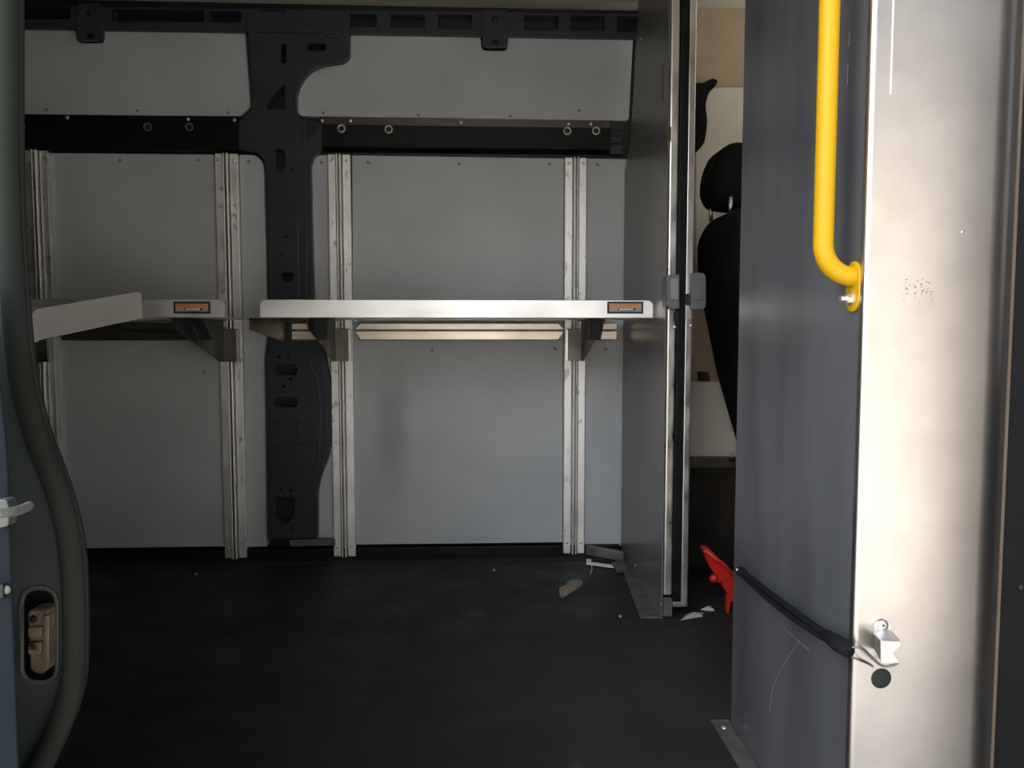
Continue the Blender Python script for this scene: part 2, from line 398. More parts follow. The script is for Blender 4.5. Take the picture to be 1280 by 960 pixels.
link('end_bracket', prof([(YW + .034, zY(153, YW, 775)), (YW - .003, zY(153, YW, 775)), (YW - .006, zY(168, YW, 775)), (YW + .004, zY(172, YW, 775)), (YW + .004, zY(178, YW, 775)), (YW - .006, zY(182, YW, 775)), (YW - .006, zY(193, YW, 775)), (YW + .034, zY(193, YW, 775))], 'x', xa + .001, xb), 'navy', wr, bevel=.002)
for (x, y) in ((783, 165), (781, 186)): link('end_hole', cyl(atY(x, y, YW - .006), atY(x, y, YW - .0075), .004, 10), 'black', wr)

# ------------------------------------------------------------------ roof rail along the top of the far wall
YR = 2.588
rr = thing('roof_rail', 'dark slotted roof rail along the ceiling edge above the boards', 'rail', (-.3, YR + .04, zY(42, YR)))
slots = [slot(20, 9, 88, 24, 2), slot(140, 12, 255, 27, 2), slot(262, 14, 302, 28, 2), slot(322, 13, 358, 29, 2), slot(371, 15, 398, 30, 2), slot(428, 17, 471, 34, 2), slot(488, 18, 531, 35, 2), slot(548, 18, 590, 36, 2), slot(655, 19, 698, 38, 2), slot(713, 19, 756, 39, 2), slot(771, 20, 800, 40, 2)]
link('rail_body', plate(pxY([(-80, 6), (812, 17.5), (812, 49), (-80, 34)], YR), (0, .04, 0), [pxY(s, YR) for s in slots]), 'navy', rr, bevel=.002)
for (x, dx) in ((112, 0), (619, 0)):
    dy = -8 if x < 300 else 0
    h = link('hanger_bracket', plate(pxY([(x - 15, 12 + dy, 2), (x + 14, 12 + dy, 2), (x + 16, 58 + dy, 6), (x - 16, 58 + dy, 6)], YR - .018), (0, .018, 0), [pxY(slot(x - 5, 50 + dy, x + 5, 56 + dy, 2), YR - .018)]), 'navy', rr, bevel=.003)
    link('screw', dome(atY(x, 24 + dy, YR - .018), (0, -1, 0), .011, .4), 'navy_dark', h, smooth=True)
    link('pocket', plate(pxY(slot(x - 6, 49 + dy, x + 6, 57 + dy, 2), YR - .004), (0, .004, 0)), 'black', h)

# ------------------------------------------------------------------ baseboard and floor edge
struct(link('baseboard_far', box(WX0, XB - .003, 2.585, 2.634, .0, zY(682, YW)), 'black_rail', bevel=.003))
struct(link('trim_1', prof([(2.53, 0.0), (2.585, 0.0), (2.585, .010), (2.538, .008)], 'x', WX0, XB - .003), 'rubber', bevel=.002))

# ------------------------------------------------------------------ upright rails
def upright(px, ptop, pbot, label, marks, group='aluminium upright rails'):
    x = xY(px, YW - .01); zt = zY(ptop, YW - .01, px); zb = max(zY(pbot, YW - .005, px), .012)
    w = .036; y0 = YW - .001 if zb > .1 else YW - .016
    y0 = YW - .016
    t = thing('upright_rail', label, 'rail', (x, YW - .02, zb), group)
    f = -.006; r = -.021
    # left flange, two proud ribs with a groove between, right flange
    g = -.0055
    p = [(-w, 0), (-w, g), (-.0115, g), (-.0115, .012), (-.0075, .012), (-.0075, -.021), (-.0032, -.021), (-.0032, .010), (.0032, .010), (.0032, -.021), (.0075, -.021), (.0075, .012), (.0115, .012), (.0115, g), (w, g), (w, 0), (w, .0145), (-w, .0145)]
    p = [q for q in p if q not in ((-w, 0), (w, 0))]
    body = link('rail_profile', prof([(x + u, y0 + v) for u, v in p], 'z', zb, zt), 'galv', t, bevel=.0014, seg=2)
    link('mounting_strip', box(x - .02, x + .02, y0 + .0145, YW + .001, zb + .05, zt - .01), 'alu_darkened', t)
    yb = y0 + g
    for z in marks:
        for s in (-1, 1):
            link('bolt', dome((x + s * .0245, yb, z), (0, -1, 0), .0052, .5), 'steel', t, smooth=True)
    return t, x
zt_, zb_ = 1.336, .055
GR = 'aluminium upright rails'
upright(57, 189, 692, 'bare metal upright rail at the far left edge, partly behind the tilted tray', [zY(202, YW, 57), .05])
u2, x2 = upright(290, 193, 702, 'bare metal upright rail just left of the blue-grey pillar', [zY(202, YW, 290), .045])
u3, x3 = upright(428, 194, 700, 'bare metal upright rail just right of the blue-grey pillar', [zY(203, YW, 428), .045])
u4, x4 = upright(718, 198, 697, 'bare metal upright rail nearest the partition', [zY(206, YW, 718), .05])

# ------------------------------------------------------------------ cross rails behind the shelves
def cross(segs, label, m='alu_warm'):
    y = YW - .038; xm = (segs[0][0] + segs[-1][1]) / 2
    t = thing('cross_rail', label, 'rail', (xY(xm, y, 415), YW - .03, zY(425, y, xm)), 'horizontal cross rails under the shelves')
    for (a, b, ca, cb) in segs:
        bm = new()
        for q in ([(a, 414.3), (b, 414.3), (b - cb, 424.3), (a + ca, 424.3)], [(a + ca, 404.5), (b - cb, 404.5), (b, 411.6), (a, 411.6)]):
            a_plate(bm, pxY(q, y - .008), (0, .008, 0))
        sg = link('rail_segment', bm, m, t, bevel=.0006, seg=1)
        xa, xb = xY(a, y, 415), xY(b, y, 415)
        link('back_flange', box(xa + .012, xb - .012, y + .0005, y + .004, zY(425.6, y, (a + b) / 2), zY(404, y, (a + b) / 2)), 'alu_darkened', sg)
    return t
cross([(365, 419, 0, 6), (443.5, 705, 7, 7), (733, 771, 6, 0)], 'pale horizontal cross rail on the wall under the right shelf')
cross([(72, 276, 6, 6)], 'dim horizontal cross rail on the wall under the left shelf', 'alu_darkened')  # same rail in darker metal: shade under the left shelf painted in

# ------------------------------------------------------------------ shelves
YS = 2.12
ZS = zY(397, YS); ZT = zY(375, YS)
YB = YW - .052
def sticker(t, x0, x1, y, ptop=377, pbot=392, mirror=False):
    ys = y - .0006
    zt, zb = zY(ptop, y, (x0 + x1) / 2), zY(pbot, y, (x0 + x1) / 2)
    xa, xb = xY(x0, y, 385), xY(x1, y, 385)
    s = link('warning_sticker', box(xa, xb, ys - .0002, y + .0004, zb, zt), 'sticker_edge', t)
    h = zt - zb; w = xb - xa; e = .0055
    link('orange_band', box(xa + e, xb - e, ys - .0007, ys, zb + h * .52, zt - e), 'sticker_orange', s)
    link('grey_band', box(xa + e, xb - e, ys - .0007, ys, zb + e, zb + h * .52), 'sticker_grey', s)
    bm = new(); u = xa + w * .16
    while u < xb - w * .16:
        g = random.uniform(.003, .0055); a_box(bm, u, u + g, ys - .001, ys - .0006, zb + h * .62, zb + h * .80); u += g + random.uniform(.0012, .003)
    link('heading_lettering', bm, 'sticker_text', s)
    bx0, bx1 = xa + w * .30, xa + w * .78
    link('name_plate', box(bx0, bx1, ys - .0011, ys - .0006, zb + h * .24, zb + h * .46), 'sticker_edge', s)
    bm = new(); u = bx0 + .003
    while u < bx1 - .006:
        g = random.uniform(.0028, .005); a_box(bm, u, u + g, ys - .0015, ys - .001, zb + h * .29, zb + h * .42); u += g + random.uniform(.0008, .0016)
    link('small_lettering', bm, 'sticker_white', s)
    link('red_mark', cyl((xa + w * .25, ys - .001, zb + h * .33), (xa + w * .25, ys - .0006, zb + h * .33), .003, 10), 'sticker_orange', s)

def bracket(t, x, wall_px_bot=451, side=1):
    zb = zY(wall_px_bot, YW - .03, 590)
    yb = YW - .042
    pts = rnd([(YS + .012, ZS - .0015), (yb, ZS - .0015), (yb, zb), (yb - .035, zb), (YS + .02, ZS - .028, .008)], 0)
    bm = new()
    a_plate(bm, [(x + side * .018, u, v) for u, v in pts], (.003, 0, 0))
    # top flange under the shelf, and stiffening fold along the sloping edge
    a_box(bm, x + side * .018 - .012, x + side * .018 + .015, YS + .01, yb, ZS - .0035, ZS - .001)
    b = link('bracket', bm, 'alu_darkened', t, bevel=.0006, seg=1)
    link('wall_clamp', prof([(x - .030, yb), (x - .030, yb - .006), (x + .030, yb - .006), (x + .030, yb)], 'z', zb, ZS - .03), 'alu_darkened', b, bevel=.001)
    link('side_lip', box(x - side * .032 - .004, x - side * .032 + .004, yb - .012, yb, zb, ZS - .032), 'alu', b)
    for (yy, zz) in ((YS + .08, ZS - .012), (YS + .19, ZS - .015), (yb - .05, ZS - .06), (yb - .03, ZS - .02)):
        link('rivet', dome((x + side * (.018 + .0015) + (.0015 if side > 0 else -.0015), yy, zz), (1 if x < 0 else -1, 0, 0), .004, .6, 10, 3), 'zinc', b, smooth=True)
    # dark hollow support arm hung below the deck
    return b

def shelf(pxl, pxr, label, rails, stick, group):
    xa, xb = xY(pxl, YS, 390), min(xY(pxr, YS, 390), XB - .006)
    t = thing('wall_shelf', label, 'shelf', ((xa + xb) / 2, YW - .05, ZS), group)
    hx = (xb - xa); lxm = (xa + xb) / 2
    link('deck', box(xa, xb, YS + .001, YB, ZS, ZS + .002), 'alu_shelf', t)
    def lip(y): return [(u, y, v) for u, v in rnd([(xa, ZS - .0005), (xb, ZS - .0005), (xb, ZT, .018), (xa, ZT, .018)], 0, 6)]
    link('front_lip', plate(lip(YS), (0, .0025, 0)), 'alu_shelf', t, bevel=.0008, seg=1)
    link('rear_lip', plate([(u - (.14 if u < lxm else .06 if xa > -.8 else .16) * (1 if u > lxm else -1), v, w) for u, v, w in lip(YB)], (0, .0025, 0)), 'alu_shelf', t)
    for i, x in enumerate(rails): bracket(t, x, side=-1 if x < .12 else 1)
    bm = new(); n = max(3, int(hx / .17))
    for i in range(n):
        u = xa + .09 + i * (hx - .18) / (n - 1)
        link('rivet', dome((u, YS + .03, ZS), (0, 0, -1), .0045, .6, 10, 3), 'zinc', t, smooth=True)
    bm.free()
    sticker(t, *stick, YS)
    return t, xa, xb
s1, sxa, sxb = shelf(325, 817, 'long bright metal shelf with warning sticker, right of the blue-grey pillar', [x3, x4], (759, 804), 'metal wall shelves')
s2, lxa, lxb = shelf(-260, 281, 'dim metal shelf in the left bay with a warning sticker near its right end', [x2, xY(57, YW - .01)], (217, 263), 'metal wall shelves')
# end arm and dark hollow arms of the right shelf
xe = xY(311, YS + .02, 405)
pts = rnd([(YS + .02, ZS - .001), (YB + .01, ZS - .001), (YB + .01, zY(426, YW)), (YB - .06, zY(426, YW)), (YS + .02, zY(412, YS + .02), .01)], 0)
link('end_arm', plate([(xe, u, v) for u, v in pts], (.003, 0, 0)), 'arm_metal', s1, bevel=.0006, seg=1)
link('end_arm_flange', box(xe, sxa + .05, YS + .02, YB, ZS - .003, ZS - .0005), 'alu_darkened', s1)
for (px0, px1) in ((394, 412), (736, 754)):
    xa_, xb_ = xY(px0, YS + .06, 410), xY(px1, YS + .06, 410)
    bm = new(); a_plate(bm, [(xa_, YS + .03, ZS - .001), (xb_, YS + .03, ZS - .001), (xb_ - .008, YS + .05, zY(425, YS + .05)), (xa_ + .004, YS + .05, zY(425, YS + .05))], (0, .12, 0))
    link('support_arm', bm, 'black', s1, bevel=.002)
xa_, xb_ = xY(232, YS + .06, 410), xY(242, YS + .06, 410)
link('support_arm', plate([(xa_, YS + .03, ZS - .001), (xb_, YS + .03, ZS - .001), (xb_ + .02, YS + .05, zY(425, YS + .05)), (xa_ + .022, YS + .05, zY(425, YS + .05))], (0, .10, 0)), 'black', s2, bevel=.002)

# ------------------------------------------------------------------ tilted tray at the left
A = atY(41, 427, 1.72); Bp = atY(178, 397.5, 2.06)      # lower ends of the visible lip
h1 = atY(41, 387, 1.72).z - A.z; h2 = atY(178, 363.5, 2.06).z - Bp.z
t = thing('tilted_tray', 'bare metal tray sloping down toward the viewer in front of the left shelf', 'tray', (A + Bp) / 2)
e = (Bp - A); en = e.normalized(); up = Vector((0, 0, 1)); side = Vector((-1, 0, 0)); side = (side - en * side.dot(en)).normalized()
nrm = en.cross(side).normalized(); nrm = nrm if nrm.z > 0 else -nrm
Lp = e.length
def tray_pt(u, v, w): return A + en * u + side * v + nrm * w
def lipq(v, hh0, hh1): return [tray_pt(a * Lp, v, b) for a, b in rnd([(0, 0), (1, 0), (1, hh1, .022), (0, hh0, .022)], 0, 6)]
def lipf(v): # rounded upper corners in metric space
    q = rnd([(0, 0), (Lp, 0), (Lp, h2 * .99, .016), (0, h1 * .99, .022)], 0, 6)
    return [A + en * u + side * v + Vector((0, 0, 1)) * w for u, w in q]
link('near_lip', plate(lipf(0), side * .0025), 'tray_metal', t, bevel=.0006, seg=1)
DP = .42
link('deck', plate([tray_pt(0, 0, 0), tray_pt(Lp, 0, 0), tray_pt(Lp, DP, 0), tray_pt(0, DP, 0)], nrm * .002), 'alu_shelf', t)
link('far_lip', plate([p + Vector((0, 0, 0)) for p in lipf(DP)], -side * .0025), 'alu_shelf', t, bevel=.0006, seg=1)
link('bottom_flange', plate([tray_pt(-.012, .004, -.004), tray_pt(.02, .004, -.004), tray_pt(.02, .04, -.004), tray_pt(-.012, .04, -.004)], nrm * .003), 'alu_shelf', t)
# hinge arm that carries the tray on the front lip of the left shelf
link('hinge_arm', plate([tray_pt(Lp - .06, .12, -.003), tray_pt(Lp - .06, .15, -.003), Vector((tray_pt(Lp, .15, 0).x, YS, ZS + .006)), Vector((tray_pt(Lp, .12, 0).x, YS, ZS + .006))], (0, 0, -.005)), 'alu_darkened', t)
link('hinge_arm', plate([tray_pt(Lp - .06, .3, -.003), tray_pt(Lp - .06, .33, -.003), Vector((tray_pt(Lp, .33, 0).x, YS, ZS + .006)), Vector((tray_pt(Lp, .3, 0).x, YS, ZS + .006))], (0, 0, -.005)), 'alu_darkened', t)

# ------------------------------------------------------------------ partition: fixed far panel
YE = 2.005          # near edge of the fixed far panel
fp = thing('partition_panel', 'dark grey fixed partition panel beside the right shelf, with foot flange', 'partition', (XB, 2.3, 0))
top = [(2.58, 0.0), (2.58, 1.30), (2.50, 1.38), (2.455, 1.50), (2.43, 1.64), (2.375, 1.76), (2.31, 1.82), (2.26, ZC), (YE, ZC), (YE, .0)]
link('sheet', plate([(XB, u, v) for u, v in top], (.003, 0, 0)), 'partition', fp, bevel=.0008, seg=1)
link('foot_flange', plate([(XB + .001, YE - .004, .0), (XB + .001, 2.58, .0), (XB - .012, 2.58, .0), (XB - .058, YE + .002, .0)], (0, 0, .003)), 'floor_flange', fp)
for (x, y) in ((801, 49), (826, 756), (794, 707)): link('bolt', dome(atX(x, y, XB), (-1, 0, 0), .0055, .55), 'zinc', fp, smooth=True)
link('scuff_mark', plate([atX(x, y, XB - .0003) for x, y in ((826.5, 78), (829.5, 84), (828.8, 104), (829.5, 122), (827, 131), (827.8, 112), (827, 96))], (.0005, 0, 0)), 'scuff', fp)
link('yellow_mark', plate([atX(x, y, XB - .0003) for x, y in ((836, 160), (839, 158), (838.5, 172), (839, 177), (837, 174))], (.0005, 0, 0)), 'yellow_mark', fp)
link('edge_channel', prof(rnd([(XB + .004, YE + .03), (XB + .004, YE - .003, .006), (XB + .0285, YE - .003, .006), (XB + .0285, YE + .03)], 0), 'z', zY(743, YE, 840), ZC), 'alu', fp, smooth=False, bevel=.001)
bk = link('bottom_block', box(XB + .006, XB + .026, YE + .004, YE + .05, 0.002, zY(748, YE, 840)), 'floor_flange', fp, bevel=.001)
link('bottom_plate', box(XB + .0265, XB + .0285, YE - .002, YE + .05, .004, zY(752, YE)), 'alu', bk)

# sliding partition door stacked behind the fixed panel
sd = thing('partition_door', 'sliding partition door pushed open, pale metal edge strip and dark seal', 'door', (XB + .045, 2.3, .03))
link('door_leaf', box(XB + .034, XB + .050, YE + .02, 2.56, .04, ZC - .002), 'partition', sd)
link('rubber_seal', box(XB + .0295, XB + .050, YE - .006, YE + .03, zY(753, YE, 855), ZC - .002), 'black_rail', sd, bevel=.002)
link('edge_channel', prof(rnd([(XB + .0505, YE + .035), (XB + .0505, YE - .010, .003), (XB + .069, YE - .010, .004), (XB + .069, YE + .035)], 0), 'z', zY(754, YE, 862), ZC - .002), 'alu', sd, bevel=.001)
link('edge_foot', box(XB + .030, XB + .069, YE - .009, YE + .03, zY(757, YE, 862), zY(751, YE, 862)), 'alu', sd, bevel=.001)
for sgn, (px0, px1, p0, p1) in (('l', (833, 849.5, 343, 386)), ('r', (864, 882.5, 341, 387))):
    yy = YE - .034
    h = link('door_handle', plate([atY(x, y, yy) for x, y in rnd([(px0, p0, 7 if sgn == 'l' else 2), (px1, p0, 2 if sgn == 'l' else 7), (px1, p1, 2 if sgn == 'l' else 7), (px0 + (2 if sgn == 'l' else 0), p1, 6 if sgn == 'l' else 2)], 0)], (0, .06, 0)), 'handle', sd, bevel=.002, seg=3)
    a, b = (838, 848.5) if sgn == 'l' else (866, 878.5)
    link('paddle', plate([atY(x, y, yy - .004) for x, y in rnd([(a, 348, 4), (b, 348, 2), (b, 375, 2), (a + 1, 375, 4)], 0)], (0, .006, 0)), 'paddle' if sgn == 'l' else 'handle', h, bevel=.0015)
link('latch', plate(pxY([(858, 367), (866, 367), (866, 382), (858, 382)], YE - .014), (0, .02, 0)), 'black', sd, bevel=.001)
link('latch_cover', plate(pxY([(857, 383), (865, 383), (864, 400), (857, 400)], YE - .013), (0, .02, 0)), 'zinc', sd, bevel=.001)
for (x, y) in ((843.5, 409), (863.5, 407)): link('screw', dome(atY(x, y, YE - .008), (0, -1, 0), .005, .6), 'zinc', sd, smooth=True)
link('latch_keeper', plate(pxY([(842, 390), (848.5, 389), (848.5, 401), (842, 401)], YE - .010), (0, .01, 0)), 'black', sd, bevel=.001)

# ------------------------------------------------------------------ partition: near black panel
bp = thing('partition_panel', 'tall black panel behind the yellow grab handle', 'partition', (XB, 1.2, 0))
YF = atX(922.5, 445, XB).y; YC = .972
link('sheet', box(XB, XB + .005, YC, YF, 0.0, ZC), 'black_panel', bp, bevel=.001)
link('floor_flange', plate([(XB - .001, YF + .012, .0), (XB - .036, YF + .012, .0), (XB - .036, YC + .1, .0), (XB - .001, YC + .1, .0)], (0, 0, .004)), 'floor_flange', bp, bevel=.001)
link('bolt', dome((XB - .02, YF - .02, .004), (0, 0, 1), .006, .6), 'zinc', bp, smooth=True)
link('scratch', tube(spline([atX(x, y, XB - .0001) for x, y in ((1000, 800), (985, 822), (972, 845), (965, 865), (962, 890))], 5), .0007, 6), 'scuff', bp)
link('scratch', tube([atX(x, y, XB - .0001) for x, y in ((981, 786), (996, 800), (1012, 813))], .0007, 6), 'scuff', bp)
for pts in (((1025, 118), (1024, 150)), ((1060, 80), (1059, 106)), ((1062, 40), (1061, 58)), ((1047, 135), (1053, 122))):
    link('scratch', tube([atX(x, y, XB - .0001) for x, y in pts], .0006, 6), 'scuff', bp)
# partition header over the doorway
tag(link('partition_header', box(XB, XB + .03, YF, YE, 1.74, ZC), 'partition'), 'dark panel over the partition doorway', 'partition')

# ------------------------------------------------------------------ bare aluminium cover panel facing the camera
YA = .965
cp = thing('metal_cover_panel', 'bare aluminium panel at the right with dark plug and hook bracket', 'panel', (.57, YA, 0))
x0 = XB - .003; x1 = xY(1233, YA, 445)
front = [(x0, YA + .011), (x0, YA + .006)]
for k in range(1, 7):
    a = math.pi / 2 * k / 6; front.append((x0 + .006 - .006 * math.cos(a), YA + .006 - .006 * math.sin(a)))
nseg = 10; front += [(x0 + .0075, YA), (x1 - .002, YA), (x1, YA)]
rb = .045; ang = R(50)
for k in range(1, nseg + 1):
    a = ang * k / nseg; front.append((x1 + rb * math.sin(a), YA + rb * (1 - math.cos(a))))
ex, ey = front[-1]; d = (math.cos(ang), math.sin(ang))
front.append((ex + d[0] * .042, ey + d[1] * .042))
# hem edge turned outwards
ex, ey = front[-1]; front.append((ex + .005, ey + .004))
struct(link('trim_2', box(ex - .002, ex + .013, ey + .0085, 1.034, -.45, ZC), 'trim_brown'))
bm = new()
def sheet_prof(bm, path, th, z0, z1):
    n = len(path); back = []
    for i in range(n):
        a = Vector(path[max(i - 1, 0)]); b = Vector(path[min(i + 1, n - 1)]); t = (b - a).normalized(); back.append((path[i][0] - t.y * th, path[i][1] + t.x * th))
    return a_prof(bm, path + list(reversed(back)), 'z', z0, z1)
sheet_prof(bm, front, .0025, -.35, ZC)
cv = link('sheet', bm, 'alu_cover', cp)
for p in cv.data.polygons: p.use_smooth = True
md = cv.modifiers.new('es', 'EDGE_SPLIT'); md.split_angle = R(35)
xs = xY(1114, YA, 100)
link('folded_seam', box(xs - .0006, xs + .0006, YA - .0012, YA, zY(118, YA, 1114), ZC), 'zinc', cp)
pc = atY(1101.5, 848, YA); link('rubber_plug', dome(pc, (0, -1, 0), .0138, .12, 28, 4), 'rubber', cp, smooth=True)
pm = atY(1203, 290, YA); link('rivet', dome(pm, (0, -1, 0), .002, .5, 10, 3), 'zinc', cp, smooth=True)
bm = new()
for i in range(46):
    gx = random.gauss(0, 1); px = 1140 + random.uniform(-12, 26); py = 362 + gx * 7
    p = atY(px, py, YA - .0002); s = random.uniform(.0005, .0014); a_box(bm, p.x, p.x + s * random.uniform(.6, 2), p.y - .0002, p.y + .0003, p.z, p.z + s)
link('scuff_mark', bm, 'handle', cp)
bq = atY(1275, 735, .86)

# grab handle
gh = thing('grab_handle', 'bright yellow bent tube grab handle bolted to the black panel', 'handle', (XB, .995, zY(390, .99, 1075)))
yh = .994; zc = zY(346, yh, 1075); xbar = xY(1030.5, yh, 250); rad = .042
path = [(XB - .001, yh, zc), (xbar + rad, yh, zc)]
for k in range(1, 9):
    a = math.pi / 2 * k / 8; path.append((xbar + rad - rad * math.sin(a), yh, zc + rad - rad * math.cos(a)))
ztop = 1.62
path += [(xbar, yh, zc + rad + (ztop - rad * 2 - zc) * k / 6) for k in range(1, 7)]
for k in range(1, 9):
    a = math.pi / 2 * k / 8; path.append((xbar + rad - rad * math.cos(a), yh, ztop - rad + rad * math.sin(a)))
path.append((XB - .001, yh, ztop))
link('bar', tube(path, .0128, 24), 'yellow', gh, smooth=True)
for zz, s in ((zc, -1), (ztop, 1)):
    hw = .0185; zl = zz - s * -.0185; pts = []
    ztp, zbt = (zz + .02, zz - .046) if s < 0 else (zz + .046, zz - .02)
    for k in range(13): a = math.pi * k / 12; pts.append((yh + hw * math.cos(a), ztp - hw + hw * math.sin(a)))
    for k in range(13): a = math.pi * (1 + k / 12); pts.append((yh + hw * math.cos(a), zbt + hw + hw * math.sin(a)))
    pl = link('mounting_plate', plate([(XB, u, v) for u, v in pts], (-.0045, 0, 0)), 'yellow', gh, bevel=.0012)
    zbolt = zz + s * .029
    bb = link('bolt', cyl((XB - .0045, yh, zbolt), (XB - .0065, yh, zbolt), .0085, 20), 'zinc', pl)
    link('bolt_tip', cyl((XB - .0065, yh, zbolt), (XB - .020, yh, zbolt), .0042, 12), 'zinc', bb)
    link('nut', cyl((XB - .0065, yh, zbolt), (XB - .0125, yh, zbolt), .0068, 6), 'zinc', bb)

# hook bracket on the aluminium panel
hb = thing('hook_bracket', 'small bright Z-shaped metal hook bracket with notched front, above the round dark plug', 'bracket', atY(1104, 800, YA))
def P(x, y, Y): return atY(x, y, Y)
link('base_plate', plate([P(x, y, YA - .0005) for x, y in rnd([(1092, 794, 1), (1092, 776, 6), (1112, 775, 7), (1114, 790, 2), (1113, 794)], 0)], (0, -.002, 0)), 'zinc', hb, bevel=.0004, seg=1)
yo = YA - .030
link('sloping_web', plate([P(1092, 789, YA - .002), P(1113, 788, YA - .002), P(1125, 801, yo), P(1100.5, 801, yo)], (0, -.0018, .0008)), 'zinc', hb)
link('notched_face', plate([P(x, y, yo) for x, y in rnd([(1100, 800, 1), (1124, 801, 3), (1125, 806, 2), (1115, 815, 1), (1124, 828, 1), (1100, 828, 1)], 0)], (0, -.002, 0)), 'zinc', hb, bevel=.0004, seg=1)
link('inner_flange', plate([P(1092, 794, YA - .001), P(1100.5, 802, yo + .001), P(1100.5, 826, yo + .001), P(1093, 812, YA - .001)], (.0015, 0, 0)), 'alu_darkened', hb)
sw = link('screw', dome(P(1103.5, 782, YA - .0025), (0, -1, 0), .0078, .45, 20, 5), 'zinc', hb, smooth=True)
link('screw_socket', cyl(P(1104.5, 782, YA - .0062), P(1104.5, 782, YA - .0068), .0018, 6), 'black', sw)

# bungee strap
bs = thing('bungee_strap', 'black bungee strap stretched low across the black panel to the hook bracket', 'strap', atX(990, 765, XB - .01))
pa = atX(925.5, 714, XB - .010); pb = atX(1058, 812, XB - .016)
for k, off in enumerate((Vector((0, 0, .0045)), Vector((0, 0, -.0045)))):
    q = []
    for i in range(9):
        u = i / 8; p = pa.lerp(pb, u) + off * (1 - .3 * math.cos(u * 6.283)) + Vector((-.003 * math.sin(u * 3.14), 0, -.004 * math.sin(u * 3.14)))
        q.append(p)
    link('cord', tube(spline(q, 3), .0048, 10), 'bungee', bs, smooth=True)
link('knot', tube([pa + Vector((.004, .006, 0)), pa, pa.lerp(pb, .04)], [.004, .0095, .008], 12), 'bungee', bs, smooth=True)
link('cord_tip', dome(pa + Vector((-.006, -.004, .003)), (-1, -.6, 0), .0035, .8, 10, 3), 'sticker_white', bs, smooth=True)
q0 = pb.lerp(pa, .13); q1 = pb + (pb - pa).normalized() * .004
link('sleeve', tube([q0, pb.lerp(pa, .05), q1], [.0085, .0115, .0095], 12), 'bungee', bs, smooth=True)
wy = YA - .008
hk = [pb + Vector((-.004, 0, .003)), atY(1072, 809, YA - .012), atY(1080, 812, wy - .004), atY(1090, 822, wy - .004), atY(1099, 830, wy - .004), atY(1107, 833, wy - .006), atY(1118, 831, wy - .012), atY(1123, 828, wy - .014)]
link('wire_hook', tube(spline(hk, 6), .0016, 8), 'wire', bs, smooth=True)
link('wire_hook', tube(spline([pb + Vector((-.002, 0, -.006)), atY(1074, 825, YA - .011), atY(1082, 828, YA - .004), atY(1091, 833, YA - .003)], 6), .0014, 8), 'wire', bs, smooth=True)

link('rubber_bumper', dome(atY(1277, 735, 1.034), (0, -1, 0), .006, .7), 'black', NP, smooth=True)

# ------------------------------------------------------------------ cab things seen through the doorway
tag(link('pillar_trim', plate(pxY([(868, 122), (893, 108, 6), (935, 108), (1010, 120), (1000, 285), (868, 330)], 2.575), (0, .024, 0)), 'offwhite', bevel=.008, seg=3), 'off-white cab pillar trim behind the black headrest', 'trim')
tag(link('wall_liner', plate(pxY([(850, 477), (889, 477), (960, 477), (960, 571), (850, 571)], 2.588), (0, .011, 0)), 'cream', bevel=.003), 'pale cream liner panel low on the cab wall behind the black seat', 'trim panel')
tag(link('belt_guide', plate(pxY([(850, 104), (880, 103, 3), (891, 97, 4), (898, 100, 4), (896, 106, 3), (887, 114, 5), (882, 130, 8), (885, 152, 8), (881, 180, 8), (866, 194), (850, 194)], 2.545), (0, .03, 0)), 'seat', bevel=.004, seg=3), 'curved black belt guide on the off-white cab trim', 'belt guide')
tag(link('door_pocket', prof([(2.44, .0), (2.42, .12), (2.43, .26), (2.47, .325), (2.53, .345), (2.595, zY(573, 2.6, 890)), (2.595, 0)], 'x', .585, 1.4), 'brown_gloss', bevel=.004), 'dark glossy curved panel below the beige cab wall', 'panel')
tag(link('belt_buckle', plate(pxY([(875, 465, 1), (886, 465, 1), (888, 476, 1), (877, 476, 1)], 2.565), (0, .036, 0)), 'darkred', bevel=.002), 'small dark red belt buckle against the beige cab wall', 'buckle')
tag(link('paper_scrap', plate([atY(x, y, 2.52) for x, y in ((913, 571), (916, 568), (921, 567), (921, 571))], (0, .02, .004)), 'offwhite'), 'tiny white scrap wedged beside the black seat', 'scrap')

seat = thing('driver_seat', 'black fabric cab seat with headrest, seen from behind the partition', 'seat', (.85, 2.26, 0))
ys0, ys1 = 2.06, 2.46
def puffy(poly, y0, y1, name, bev, parent=seat):
    pts = []
    for x, y in rnd(poly, 0, 5):
        pts.append((atY(x, y, y1 - .03).x, y1, atY(x, y, (y0 + y1) / 2).z))
    return link(name, plate(pts, (0, y0 - y1, 0)), 'seat', parent, bevel=bev, seg=5)
back = puffy([(869, 296, 14), (884, 266, 14), (910, 258, 10), (955, 262, 20), (975, 330), (1000, 560), (1010, 600), (928, 600), (917, 556, 6), (905, 512, 10), (894, 470), (882, 405), (871, 350)], ys0, ys1, 'backrest', .055)
hr = puffy([(875, 243, 16), (877, 215, 20), (888, 190, 16), (906, 182, 14), (930, 190, 20), (938, 240, 14), (920, 264, 12), (884, 260, 12)], ys0 + .17, ys1 - .07, 'headrest', .04)
for yy, px, pt, pbm in ((2.35, 888.5, 255, 276), (2.22, 913, 246, 268)):
    link('headrest_post', cyl(atY(px, pbm, yy), atY(px, pt, yy), .006, 12), 'steel', seat, smooth=True)
zb = .42
link('cushion', prof(rnd([(.92, .33, .04), (1.36, .36, .06), (1.36, .50, .06), (.92, .46, .05)], 0), 'y', ys0, ys1), 'seat', seat, bevel=.03, seg=4)
link('seat_base', box(.96, 1.28, ys0 + .06, ys1 - .06, 0, .36), 'black', seat, bevel=.01)

